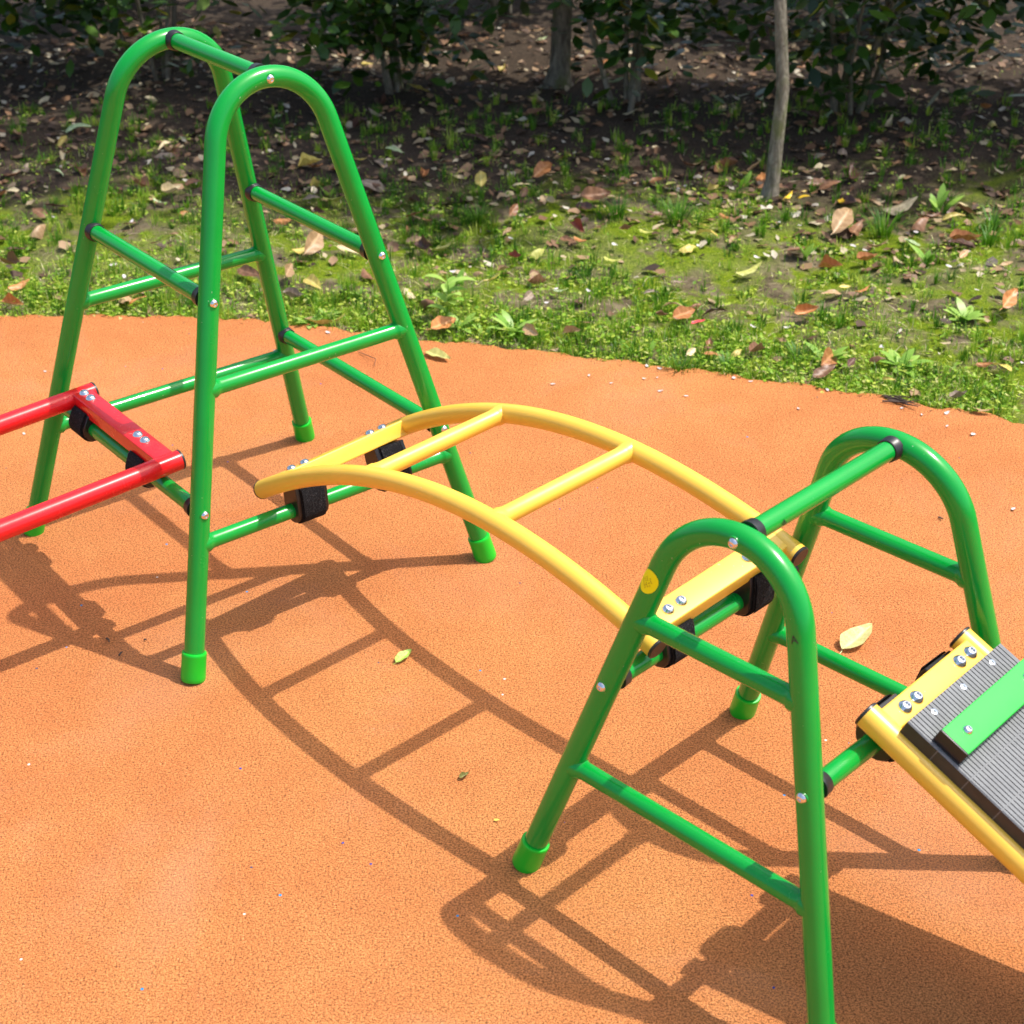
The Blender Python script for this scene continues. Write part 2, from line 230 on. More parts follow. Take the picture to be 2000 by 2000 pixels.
def bark_mat():
    m, nt, b = new_mat('bark_grey'); P = coords(nt)
    mp = node(nt, 'ShaderNodeMapping'); mp.inputs['Scale'].default_value = (1, 1, .3); nt.links.new(P, mp.inputs[0])
    n1 = noise(nt, 70, 6, .7, mp.outputs[0], .8); n2 = noise(nt, 14, 4, .6, P)
    c = ramp(nt, n1.outputs[0], [(.3, (.07, .058, .042)), (.5, (.19, .165, .125)), (.7, (.33, .30, .24))]).outputs[0]
    c = mix(nt, ramp(nt, n2.outputs[0], [(.5, (0,0,0)), (.66, (.8,)*3)]).outputs[0], c, (.12, .13, .04))
    nt.links.new(c, b.inputs['Base Color']); b.inputs['Roughness'].default_value = .95
    bump(nt, b, n1.outputs[0], .9, .006); return m
M['bark'] = bark_mat()

# ---------------------------------------------------------------- object helpers
WORLD = {}
def tag(o, label=None, cat=None, group=None, kind=None):
    if label: o['label'] = label
    if cat: o['category'] = cat
    if group: o['group'] = group
    if kind: o['kind'] = kind
    return o
def thing(name, label, cat, loc, group=None):
    o = bpy.data.objects.new(name, None); COL.objects.link(o); o.location = loc
    o.empty_display_size = .05; WORLD[o] = Vector(loc)
    return tag(o, label, cat, group)
class MB:
    """collects shapes and links them as one mesh object"""
    def __init__(s): s.v = []; s.f = []; s.t = []; s.mi = []
    def add(s, verts, faces, tint=None, mi=0):
        b = len(s.v); s.v += [Vector(p) for p in verts]; s.f += [tuple(i+b for i in f) for f in faces]
        s.mi += [mi]*len(faces)
        s.t += (tint if tint is not None else [0.]*len(verts))
    def tube(s, path, r, n=24, caps=True, round_end=False):
        P = [Vector(p) for p in path]; N = len(P)
        rr = [r]*N if isinstance(r, (int, float)) else list(r)
        T = [(P[min(i+1, N-1)]-P[max(i-1, 0)]).normalized() for i in range(N)]
        up = Vector((0, 0, 1)) if abs(T[0].z) < .9 else Vector((1, 0, 0))
        x = T[0].cross(up).normalized(); vs = []; fs = []
        for i in range(N):
            x = (x - T[i]*x.dot(T[i])).normalized(); y = T[i].cross(x)
            for k in range(n):
                a = 2*math.pi*k/n; vs.append(P[i]+(x*math.cos(a)+y*math.sin(a))*rr[i])
        for i in range(N-1):
            for k in range(n):
                fs.append((i*n+k, i*n+(k+1) % n, (i+1)*n+(k+1) % n, (i+1)*n+k))
        if caps:
            fs.append(tuple(range(n-1, -1, -1))); fs.append(tuple((N-1)*n+k for k in range(n)))
        s.add(vs, fs); return s
    def lathe(s, base, axis, prof, n=24):
        """profile [(radius, height along axis)]"""
        a = Vector(axis).normalized(); up = Vector((0, 0, 1)) if abs(a.z) < .9 else Vector((1, 0, 0))
        x = a.cross(up).normalized(); y = a.cross(x); base = Vector(base); vs = []; fs = []
        for r, h in prof:
            for k in range(n):
                t = 2*math.pi*k/n; vs.append(base+a*h+(x*math.cos(t)+y*math.sin(t))*max(r, 1e-5))
        for i in range(len(prof)-1):
            for k in range(n): fs.append((i*n+k, i*n+(k+1) % n, (i+1)*n+(k+1) % n, (i+1)*n+k))
        fs.append(tuple(range(n-1, -1, -1))); fs.append(tuple((len(prof)-1)*n+k for k in range(n)))
        s.add(vs, fs); return s
    def prism(s, prof, o, X, Y, Z, z0, z1, bevel=0):
        """2-D profile in the X, Y plane, extruded along Z from z0 to z1 (ends optionally chamfered)"""
        o = Vector(o); n = len(prof); vs = []; fs = []
        cx = sum(p[0] for p in prof)/n; cy = sum(p[1] for p in prof)/n
        rings = [(z0, 1.)] if not bevel else [(z0, None), (z0+bevel, 1.)]
        rings += [(z1, 1.)] if not bevel else [(z1-bevel, 1.), (z1, None)]
        for z, k in rings:
            for px, py in prof:
                if k is None:
                    d = Vector((px-cx, py-cy)); l = d.length; d *= max(0, l-bevel)/l if l else 1; q = (cx+d.x, cy+d.y)
                else: q = (px, py)
                vs.append(o+X*q[0]+Y*q[1]+Z*z)
        for i in range(len(rings)-1):
            for k in range(n): fs.append((i*n+k, i*n+(k+1) % n, (i+1)*n+(k+1) % n, (i+1)*n+k))
        fs.append(tuple(range(n-1, -1, -1))); fs.append(tuple((len(rings)-1)*n+k for k in range(n)))
        s.add(vs, fs); return s
    def build(s, name, mat, parent=None, sharp=38, mats=None, tint=False, origin=None):
        c = Vector(origin) if origin is not None else sum(s.v, Vector())/max(1, len(s.v))
        me = bpy.data.meshes.new(name); me.from_pydata([p-c for p in s.v], [], s.f)
        me.validate(); me.update()
        import bmesh
        bm = bmesh.new(); bm.from_mesh(me); bmesh.ops.recalc_face_normals(bm, faces=bm.faces) if sharp else None
        bm.to_mesh(me); bm.free()
        for p in me.polygons: p.use_smooth = True
        if sharp: me.set_sharp_from_angle(angle=rad(sharp))
        for m_ in (mats or [mat]): me.materials.append(m_)
        if mats:
            for p, i in zip(me.polygons, s.mi): p.material_index = i
        if tint:
            a = me.attributes.new('tint', 'FLOAT', 'POINT'); a.data.foreach_set('value', s.t)
        o = bpy.data.objects.new(name, me); COL.objects.link(o)
        if parent is not None:
            o.parent = parent; o.location = c-WORLD[parent]
        else: o.location = c
        WORLD[o] = c
        return o
def rrect(hx, hy, r, n=4):
    out = []
    for cx, cy, a0 in ((hx-r, hy-r, 0), (-hx+r, hy-r, 90), (-hx+r, -hy+r, 180), (hx-r, -hy+r, 270)):
        for k in range(n+1):
            a = rad(a0+90*k/n); out.append((cx+r*math.cos(a), cy+r*math.sin(a)))
    return out
BOLT = [(.0072, -.001), (.0072, .0008), (.0068, .0014), (.0064, .0020), (.0056, .0034), (.0044, .0044), (.0034, .0048), (.0026, .0048), (.0024, .0030), (.0004, .0028)]
def bolt(parent, base, axis, s=1.0, name='bolt', mat='chrome'):
    return MB().lathe(base, axis, [(r*s, h*s) for r, h in BOLT]).build(name, M[mat], parent, 50)
def lerp(a, b, t): return a+(b-a)*t
def seg(a, b, n=2): return [lerp(Vector(a), Vector(b), i/n) for i in range(n+1)]
def flared(a, b, r, flare=1.16):
    """path and radii of a welded rung: it swells into a small weld at each end"""
    L = (b-a).length; u = (b-a).normalized(); ps = []; rs = []
    for d, k in ((0, flare*1.1), (.0145, flare*1.1), (.0172, flare), (.0200, 1.05), (.024, 1.0)): ps.append(a+u*d); rs.append(r*k)
    for t in (.25, .5, .75): ps.append(a+u*L*t); rs.append(r)
    for d, k in ((.024, 1.0), (.0200, 1.05), (.0172, flare), (.0145, flare*1.1), (0, flare*1.1)): ps.append(b-u*d); rs.append(r*k)
    return ps, rs
def hook(parent, top, bar, axis, updir, wide=.0245, length=.055, lab=None, strap_off=.0):
    """black saddle under a ladder end with a hook-and-loop strap wrapped round the green bar"""
    top, bar, a = Vector(top), Vector(bar), Vector(axis).normalized()
    up = top-bar; up -= a*up.dot(a); h = up.length; up.normalize(); b = a.cross(up)
    def prof(g, cut=0):
        r = wide+g; out = [(r*.86, h-.0005), (r*.98, h*.55+.004)]
        for k in range(11):
            t = rad(-8-164*k/10); out.append((r*math.cos(t), r*.98*math.sin(t)))
        out += [(-r*.98, h*.55+.004), (-r*.86, h-.0005)]
        return out
    blk = MB().prism(prof(-.0035), bar, b, up, a, -length/2, length/2, .0012).build('hook', M['hook_plastic'], parent, 30)
    sw = .0205
    sp = MB(); outer = prof(.0); inner = prof(-.003); o = bar+a*strap_off
    n = len(outer); vs = []; fs = []
    for z in (-sw, sw):
        for q in outer: vs.append(o+b*q[0]+up*q[1]+a*z)
        for q in inner: vs.append(o+b*q[0]+up*q[1]+a*z)
    for k in range(n-1):
        fs += [(k, k+1, 2*n+k+1, 2*n+k), (n+k, 2*n+n+k, 2*n+n+k+1, n+k+1), (k, n+k, n+k+1, k+1), (2*n+k, 2*n+k+1, 3*n+k+1, 3*n+k)]
    sp.add(vs, fs)
    # free end of the strap, a second layer stitched on one flank
    o2 = [(q[0]*1.06+.0004, q[1]) for q in outer[0:5]]; vs = []; fs = []
    for z in (-sw*.96, sw*.96):
        for q in o2: vs.append(o+b*q[0]+up*q[1]+a*z)
    for k in range(len(o2)-1): fs.append((k, k+1, len(o2)+k+1, len(o2)+k))
    sp.add(vs, fs)
    sp.build('strap', M['fabric'], blk, 30)
    return blk

# ---------------------------------------------------------------- ground
def edge_curve():
    pts = [(-9, -3.0), (-6.5, .6), (-4.4, 2.35), (-3.0, 3.05), (-2.0, 3.36), (-1.45, 3.45)] + list(EDGE) + [(1.45, 2.70), (1.9, 2.38), (2.6, 1.75), (3.6, .6), (4.6, -1.2), (5.4, -4)]
    return pts
EC = edge_curve()
def edge_y(x):
    for (x0, y0), (x1, y1) in zip(EC, EC[1:]):
        if x0 <= x <= x1: return lerp(y0, y1, (x-x0)/(x1-x0))
    return -4
def make_rubber():
    m = MB(); rr = random.Random(3); top = []
    for (x0, y0), (x1, y1) in zip(EC, EC[1:]):
        n = max(1, int(math.hypot(x1-x0, y1-y0)/.012)) if -2 < x0 < 2.2 else 4
        for i in range(n):
            j = (rr.random()-.5)*.009+.007*math.sin(x0*37+i*.5)+.004*math.sin(x0*90+i*.9) if -2 < x0 < 2.2 else 0
            top.append((lerp(x0, x1, i/n), lerp(y0, y1, i/n)+j))
    top.append(EC[-1]); n = len(top)
    vs = [(x, y, 0) for x, y in top]+[(x, y-.004, .0) for x, y in top]+[(x, y+.004, -.03) for x, y in top]
    fs = []
    m.add(vs, [(k, k+1, 2*n+k+1, 2*n+k) for k in range(n-1)])
    m.add([(x, y, 0) for x, y in top]+[(5.4, -9, 0), (-9, -9, 0)], [tuple(range(n+1, -1, -1))])
    o = m.build('playground_surface', M['rubber'], None, 30)
    tag(o, kind='structure')
make_rubber()
def hgt(x, y):
    """gently uneven lawn level"""
    e = y-edge_y(x)
    k = max(0., min(1., e/.25))
    return -.012+.012*k + k*(.012*math.sin(x*5.1+1.3*math.sin(y*4.3))+.010*math.sin(y*7.7+2.1*math.sin(x*3.1))+.005*math.sin(x*23+y*11)*math.sin(y*19-x*7))
def make_lawn():
    m = MB(); nx, ny = 190, 150; x0, x1, y0, y1 = -2.2, 2.9, 2.2, 7.4
    vs = []; fs = []
    for j in range(ny+1):
        for i in range(nx+1):
            x = lerp(x0, x1, i/nx); y = lerp(y0, y1, j/ny); vs.append((x, y, hgt(x, y) if y > edge_y(x)-.02 else -.03))
    for j in range(ny):
        for i in range(nx):
            a = j*(nx+1)+i; fs.append((a, a+1, a+nx+2, a+nx+1))
    m.add(vs, fs)
    o = m.build('lawn_soil', M['soil'], None, 0); tag(o, kind='structure')
    g = MB(); g.add([(-150, -150, -.06), (150, -150, -.06), (150, 150, -.06), (-150, 150, -.06)], [(0, 1, 2, 3)])
    tag(g.build('ground', M['soil'], None, 0), kind='structure')
make_lawn()

# ---------------------------------------------------------------- climbing frames
LEG_R, RUNG_R, BAR_R = .0158, .0121, .0124
class Frame:
    def __init__(s, d):
        s.d = d; c, q = math.cos(d['yaw']), math.sin(d['yaw'])
        s.u = V(c, q, 0); s.n = V(-q, c, 0); s.o = V(d['x'], d['y'], 0)
    def at(s, w, l, z): return s.o+s.u*w+s.n*l+V(0, 0, z)
    def leg(s, side, end, z): return s.at(side*(s.d['w']-s.d['s']*z), end*(s.d['L']-s.d['k']*z), z)
    def plane(s, w, end, z): return s.at(w, end*(s.d['L']-s.d['k']*z), z)
    def arch_path(s, end, Rb):
        d = s.d; al = math.atan(d['s']); zv = d['w']/d['s']; zc = zv-Rb/math.sin(al)
        zt = zc+Rb*math.sin(al); pts = []
        n = 26
        for i in range(n+1): pts.append(s.leg(-1, end, lerp(0.006, zt, i/n)))
        k = 30
        for i in range(1, k):
            a = lerp(math.pi-al, al, i/k); pts.append(s.plane(Rb*math.cos(a), end, zc+Rb*math.sin(a)))
        for i in range(n+1): pts.append(s.leg(1, end, lerp(zt, 0.006, i/n)))
        return pts, zc+Rb
def build_frame(F, root, rung_z, bars, Rb, name_arch='side_arch'):
    """bars: list of (side, z) ; side 0 is the top bar at the crown of both arches"""
    arches = {}
    for end in (-1, 1):
        path, ztop = F.arch_path(end, Rb)
        a = MB().tube(path, LEG_R, 28).build(name_arch, M['green'], root, 60); arches[end] = a
        for side in (-1, 1):
            p0 = F.leg(side, end, .0); ax = (F.leg(side, end, .1)-p0).normalized()
            MB().lathe(p0-ax*.001, ax, [(.0150, 0), (.0180, .0006), (.0191, .003), (.0193, .008), (.0190, .040), (.0193, .0425), (.0193, .0455), (.0184, .0470), (.0162, .0472)], 32).build('foot_cap', M['green_soft'], a, 40)
        for z in rung_z:
            p, r = flared(F.leg(-1, end, z), F.leg(1, end, z), RUNG_R)
            MB().tube(p, r, 24, False).build('rung', M['green'], a, 60)
    for side, z in bars:
        if side == 0:
            z = ztop; A = F.plane(.001, -1, z); B = F.plane(.001, 1, z)
        else: A = F.leg(side, -1, z); B = F.leg(side, 1, z)
        u = (B-A).normalized()
        b = MB().tube(seg(A+u*.018, B-u*.018, 4), BAR_R, 24).build('crossbar', M['green'], root, 60)
        for P, s_ in ((A, 1), (B, -1)):
            MB().lathe(P+u*s_*.0125, u*s_, [(.0155, 0), (.0155, .0035), (.0150, .0045), (.0146, .0125), (.0138, .0135), (.0124, .0136)], 28).build('collar', M['black_plastic'], b, 40)
            q = P-u*s_*(LEG_R-.0012)
            bo = bolt(b, q, -u*s_, .92)
            MB().lathe(q, -u*s_, [(.0085, -.003), (.0085, -.0002), (.0082, .0005), (.0068, .0006)], 24).build('washer', M['green'], b, 40)
    return arches, ztop
FT, FS = Frame(TOWER), Frame(TRESTLE)
tower = thing('climbing_tower', 'tall green tubular climbing frame standing at the grass edge of the orange ground', 'climbing frame', (TOWER['x'], TOWER['y'], 0))
t_arch, t_top = build_frame(FT, tower, (.2069, .4330), [(-1, .2566), (1, .2566), (-1, .5594), (1, .5594), (0, 0)], TOWER_R)
trestle = thing('climbing_trestle', 'low green arched climbing trestle with yellow sticker, between ladder and ramp', 'climbing frame', (TRESTLE['x'], TRESTLE['y'], 0))
s_arch, s_top = build_frame(FS, trestle, (.1844, .4185), [(-1, .3199), (1, .3199), (0, 0)], .0985)

# sticker and printed letters, laid on the tube skin
CAM = V(0, 0, 1.5)
def text_mesh(txt, size):
    cu = bpy.data.curves.new('lettering', 'FONT'); cu.body = txt; cu.size = size; cu.align_x = 'CENTER'; cu.align_y = 'CENTER'
    o = bpy.data.objects.new('lettering', cu); COL.objects.link(o); dg = bpy.context.evaluated_depsgraph_get()
    me = bpy.data.meshes.new_from_object(o.evaluated_get(dg)); bpy.data.objects.remove(o)
    vs = [tuple(v.co) for v in me.vertices]; fs = [tuple(p.vertices) for p in me.polygons]; bpy.data.meshes.remove(me)
    return vs, fs
def wrap(c, axis, face, r, pts):
    """2-D points (across, along) wrapped on a tube round axis at c, centred on direction face"""
    a = Vector(axis).normalized(); f = Vector(face); f = (f-a*f.dot(a)).normalized(); s_ = a.cross(f)
    return [c+a*y+f*(r*math.cos(x/r))+s_*(r*math.sin(x/r)) for x, y in pts]
def rot2(p, ang): c, s_ = math.cos(ang), math.sin(ang); return (p[0]*c-p[1]*s_, p[0]*s_+p[1]*c)
def sticker():
    z = .4775; c = FS.leg(-1, -1, z); ax = FS.leg(-1, -1, z+.05)-c; face = (CAM-c).normalized()
    side = ax.normalized().cross(face); face = (face+side*STK_SIDE).normalized()
    m = MB(); rings = 7; n = 40; pts = [(0, 0)]
    for i in range(1, rings+1):
        for k in range(n):
            a = 2*math.pi*k/n; pts.append((.0135*i/rings*math.cos(a), .0155*i/rings*math.sin(a)))
    fs = [(0, 1+k, 1+(k+1) % n) for k in range(n)]
    for i in range(rings-1):
        for k in range(n): fs.append((1+i*n+k, 1+(i+1)*n+k, 1+(i+1)*n+(k+1) % n, 1+i*n+(k+1) % n))
    m.add(wrap(c, ax, face, LEG_R+.0004, pts), fs)
    so = m.build('sticker', M['sticker'], s_arch[-1], 0)
    tx = MB()
    for i, line in enumerate(('Total', 'max. 8 m', '115 kg/9', 'allowable')):
        vs, f2 = text_mesh(line, .0037 if i else .0034)
        pts = [rot2((x, y+.0052-i*.0036), STK_ROT) for x, y, _ in vs]
        tx.add(wrap(c, ax, face, LEG_R+.0008, pts), f2)
    tx.build('lettering', M['sticker_ink'], s_arch[-1], 0)
def letter(txt, c, ax, face, r, size, ang, parent):
    vs, f2 = text_mesh(txt, size); m = MB()
    m.add(wrap(c, ax, face, r+.0004, [rot2((x, y), ang) for x, y, _ in vs]), f2)
    m.build('lettering', M['ink'], parent, 0)
sticker()
def letters():
    z = .492; c = FS.leg(1, -1, z); ax = FS.leg(1, -1, z+.05)-c; f = (CAM-c).normalized(); s_ = ax.normalized().cross(f)
    letter('A', c, ax, f-s_*.55, LEG_R, .0135, .15, s_arch[-1])
    A = FS.plane(.001, -1, s_top); B = FS.plane(.001, 1, s_top); u = (B-A).normalized(); c = A+u*.060; f = (CAM-c).normalized(); s_ = u.cross(f)
    letter('B', c, u, f-V(0, 0, .5), BAR_R+.0003, .0125, -1.0, trestle)
letters()

# ---------------------------------------------------------------- yellow arched ladder
yc, ys = math.cos(5.44373), math.sin(5.44373)
YU, YN, YO = V(yc, ys, 0), V(-ys, yc, 0), V(.06347, 2.04318, 0)
YW = .1331
def ny(t): return (((.1106*t+.0896)*t-.6517)*t+.1405)*t+.3966
def fy(t): return ((.1993*t-.5927)*t+.1396)*t+.4036
def ypt(t, side): return YO+YU*t+YN*side*YW+V(0, 0, ny(t) if side < 0 else fy(t))
ylad = thing('arched_ladder', 'yellow arched ladder hung between the tall and the low green climbing frames', 'ladder', tuple(YO))
YR = .0150
T0N, T0F, TEN, TEF = -.392, -.392, .418, .4235
for side, a, b in ((-1, T0N, TEN), (1, T0F, TEF)):
    path = [ypt(lerp(a, b, i/60), side) for i in range(61)]
    rl = MB().tube(path, YR, 28).build('rail', M['yellow'], ylad, 50)
    for P, Q in ((path[0], path[1]), (path[-1], path[-2])):
        d = (P-Q).normalized()
        MB().lathe(P-d*.001, d, [(YR*.99, 0), (YR*1.02, .0008), (YR*1.02, .003), (YR*.93, .0042), (.002, .0044)], 28).build('end_cap', M['black_plastic'], rl, 30)
for t in (-.1289, .1289):
    p, r = flared(ypt(t, -1), ypt(t, 1), .0129, 1.06); MB().tube(p, r, 24, False).build('rung', M['yellow'], ylad, 60)
def end_plate(root, A, B, along, mat, hx=.0180, hy=.0125, lift=0):
    """flat box tube between the two rails; returns its axes"""
    Z = (B-A).normalized(); X = Vector(along); X = (X-Z*X.dot(Z)).normalized(); Y = Z.cross(X)
    if Y.z < 0: Y = -Y
    L = (B-A).length
    o = MB().prism(rrect(hx, hy, .0022), A+Y*lift, X, Y, Z, .004, L-.004).build('end_plate', M[mat], root, 30)
    return o, X, Y, Z, L
def put_bolts(plate, A, X, Y, Z, ds, h, s=1.0):
    for d in ds: bolt(plate, A+Z*d+Y*h, Y, s*1.13)
# high end on the low trestle
ta = .391
A, B = ypt(ta, -1), ypt(ta, 1)
pl, X, Y, Z, L = end_plate(ylad, A, B, ypt(ta+.01, -1)-ypt(ta-.01, -1), 'yellow', .0180, .0125)
put_bolts(pl, A, X, Y, Z, (.046, .070, L-.070, L-.046), .0125)
def bar_near(F, side, z, P, kind='bar'):
    """nearest point of a bar axis and its direction"""
    a, b = (F.leg(side, -1, z), F.leg(side, 1, z)) if kind == 'bar' else (F.leg(-1, side, z), F.leg(1, side, z))
    u = (b-a).normalized(); return a+u*(P-a).dot(u), u
for d in (.052, L-.052):
    top = A+Z*d-Y*.0125; bp, u = bar_near(FS, -1, .3199, top); hook(pl, top, bp, u, Y)
# low end on the tall frame
tb = -.361
A, B = ypt(tb, -1), ypt(tb-.004, 1)
pl, X, Y, Z, L = end_plate(ylad, A, B, ypt(tb+.01, -1)-ypt(tb-.01, -1)-V(0, 0, .0012), 'yellow', .0180, .0125)
put_bolts(pl, A, X, Y, Z, (.040, .066, L-.066, L-.040), .0125)
for d in (.053, L-.050):
    top = A+Z*d-Y*.0125; bp, u = bar_near(FT, -1, .2069, top, 'rung'); hook(pl, top, bp, u, Y, .0245, .056)

# ---------------------------------------------------------------- red ladder
rlad = thing('straight_ladder', 'red straight ladder strapped to the tall green frame and running off to the left', 'ladder', tuple(FT.at(-.5, .02, 0)))
def rpt(w, l): return FT.at(w, l, .2905+.055*(w+.19))
RN, RF = -.1335, .1665
rw0n, rw0f = -.1955, -.1895
for l, w0 in ((RN, rw0n), (RF, rw0f)):
    rl = MB().tube(seg(rpt(w0, l), rpt(w0-.95, l), 20), .0158, 28).build('rail', M['red'], rlad, 50)
    d = (rpt(w0, l)-rpt(w0-.1, l)).normalized()
    for P, dd in ((rpt(w0, l), d), (rpt(w0-.95, l), -d)):
        MB().lathe(P-dd*.001, dd, [(.0156, 0), (.0162, .0008), (.0162, .003), (.0148, .0042), (.002, .0044)], 28).build('end_cap', M['black_plastic'], rl, 30)
for w in (-.50, -.70, -.90):
    p, r = flared(rpt(w, RN), rpt(w, RF), .0129, 1.06); MB().tube(p, r, 24, False).build('rung', M['red'], rlad, 60)
A, B = rpt(rw0n-.0215, RN), rpt(rw0f-.0245, RF)
pl, X, Y, Z, L = end_plate(rlad, A, B, FT.u, 'red', .0175, .0125)
put_bolts(pl, A, X, Y, Z, (.070, .094, L-.042, L-.018), .0125, 1.05)
for d in (.064, L-.038):
    top = A+Z*d-Y*.0125; bp, u = bar_near(FT, -1, .2566, top); hook(pl, top, bp, u, Y)

# ---------------------------------------------------------------- ramp
SL = math.atan(.45)
RA = FS.at(.1405, -.0808, .366); RB = FS.at(.1346, .1268, .366)
E2 = (RB-RA).normalized(); wdir = V(E2.y, -E2.x, 0)
E1 = (wdir*math.cos(SL)-V(0, 0, 1)*math.sin(SL)).normalized(); EN = E2.cross(E1)
if EN.z < 0: EN = -EN
RWD = (RB-RA).length
ramp_o = thing('ramp', 'yellow framed ramp with grey ribbed deck and a green cross slat', 'ramp', tuple(FS.at(.55, .02, 0)))
def rp(a, b, h): return RA+E1*a+E2*b+EN*h
RL = .82
for b in (0, RWD):
    rl = MB().tube(seg(rp(0, b, 0), rp(RL, b, 0), 20), .0160, 28).build('rail', M['yellow'], ramp_o, 50)
    for P, dd in ((rp(0, b, 0), -E1), (rp(RL, b, 0), E1)):
        MB().lathe(P-dd*.001, dd, [(.0158, 0), (.0165, .0008), (.0165, .003), (.0150, .0042), (.002, .0044)], 28).build('end_cap', M['black_plastic'], rl, 30)
for a0 in (.0225, RL-.03):
    A, B = rp(a0, 0, 0), rp(a0, RWD, 0)
    pl, X, Y, Z, L = end_plate(ramp_o, A, B, E1, 'yellow', .0152, .0125)
    if a0 < .1:
        put_bolts(pl, A, X, Y, Z, (.0385, .063, L-.048, L-.023), .0125, 1.1)
        for d in (.046, L-.038):
            top = A+Z*d-Y*.0125; bp, u = bar_near(FS, 1, .3199, top); hook(pl, top, bp, u, Y, .030)
def deck_board(a0, a1):
    m = MB(); pitch = .00652; ng = int((RWD+.0002)/pitch); h0, h1 = .0158, .0355
    prof = [(-.0005, h0), (-.0005, h1-.0015), (.001, h1)]; mids = []
    for k in range(ng):
        c = .0045+k*pitch
        if c > RWD-.003: break
        prof += [(c-.0007, h1), (c-.0006, h1-.0018), (c+.0006, h1-.0018), (c+.0007, h1)]
    prof += [(RWD-.001, h1), (RWD+.0005, h1-.0015), (RWD+.0005, h0)]
    n = len(prof); vs = [rp(a0, b, h) for b, h in prof]+[rp(a1-.0012, b, h) for b, h in prof]
    for k in range(n):
        k2 = (k+1) % n; dark = prof[k][1] < h1-.0017 and prof[k2][1] < h1-.0017 and h0 < prof[k][1]
        side = k in (0, n-2, n-1)
        m.add([vs[k], vs[k2], vs[n+k2], vs[n+k]], [(0, 1, 2, 3)], None, 2 if (dark or (prof[k][1] != prof[k2][1] and 3 <= k < n-3)) else (1 if side else 0))
    m.add(vs, [tuple(range(n)), tuple(range(2*n-1, n-1, -1))], None, 0)
    q = [(-.0003, h0), (-.0003, h1-.0006), (RWD+.0003, h1-.0006), (RWD+.0003, h0)]
    m.prism(q, RA, E2, EN, E1, a1-.0012, a1+.0001)
    return m.build('deck_board', None, ramp_o, 30, [M['deck'], M['deck_dark'], M['groove']])
a = .0392; i = 0
while a < RL-.06:
    bd = deck_board(a, a+.0449); i += 1; a += .0450
    if i in (1, 4, 8, 12, 16):
        for b in (.041, .1055, .171):
            MB().lathe(rp(a-.0345, b, .0352), EN, [(.0042, 0), (.0042, .0006), (.0034, .0009), (.0016, .0009), (.0012, .0002), (.0003, .0002)], 20).build('screw', M['chrome'], bd, 40)
for a0 in (.0710, .2510, .4310, .6110):
    c = rp(a0+.0190, 0, .0447)
    sl = MB().prism(rrect(.0190, .0090, .0012), c, E1, EN, E2, .0085, RWD-.0085).build('cross_slat', M['slat'], ramp_o, 30)
    for b0, b1 in ((.0055, .0086), (RWD-.0086, RWD-.0055)):
        MB().prism(rrect(.0196, .0096, .0016), c, E1, EN, E2, b0, b1, .0008).build('end_cap', M['black_plastic'], sl, 30)
    for b in (.036, RWD-.036):
        bolt(sl, rp(a0+.0185, b, .0537), EN, .85)

# ---------------------------------------------------------------- leaves, petals, twigs
def leaf_mesh(name, mat, width=.42, curl=0., bend=0., fold=0., seed=0, sharp_tip=1.0):
    """unit-length leaf along +x, midrib on the x axis, base at the origin"""
    rr = random.Random(seed); nu, nv = 16, 8; vs = []; tt = []; fs = []
    for i in range(nu+1):
        u = i/nu; w = width*.5*(math.sin(math.pi*min(1, u**.8))**(.75 if sharp_tip > .5 else .5))*(1-.25*u)+.004
        w *= 1+.07*math.sin(u*13+seed)
        for j in range(nv+1):
            v = j/nv*2-1; y = v*w
            z = fold*abs(y)+curl*(y*y)/max(width, .1)*3.2+bend*(u-.5)**2*1.6-bend*.1
            z += .015*math.sin(u*9+seed)*v+.012*math.sin(u*17+j+seed*2)
            vs.append((u, y, z)); vein = 1. if j == nv//2 else (.35 if (i % 3 == 0) else 0.)
            tt.append(vein)
    for i in range(nu):
        for j in range(nv):
            q = i*(nv+1)+j; fs.append((q, q+1, q+nv+2, q+nv+1))
    # stalk
    b = len(vs); vs += [(0, -.010, .004), (0, .010, .004), (-.16, .006+.03*math.sin(seed), .01), (-.16, -.006+.03*math.sin(seed), .01)]; tt += [.6]*4; fs.append((b, b+1, b+2, b+3))
    me = bpy.data.meshes.new(name); me.from_pydata(vs, [], fs); me.update()
    for p in me.polygons: p.use_smooth = True
    a = me.attributes.new('tint', 'FLOAT', 'POINT'); a.data.foreach_set('value', tt)
    me.materials.append(mat); return me
SHAPES = dict(flat=[dict(width=.44, curl=.25, bend=.12), dict(width=.38, curl=-.3, bend=.2), dict(width=.5, curl=.15, bend=-.15)],
  curl=[dict(width=.5, curl=1.0, bend=.5), dict(width=.55, curl=-.9, bend=-.5), dict(width=.46, curl=1.3, bend=.2)],
  fold=[dict(width=.46, fold=.55, bend=.12), dict(width=.5, fold=.5, bend=-.2)],
  narrow=[dict(width=.22, curl=.6, bend=.5), dict(width=.26, curl=.5, bend=-.3)])
CACHE = {}
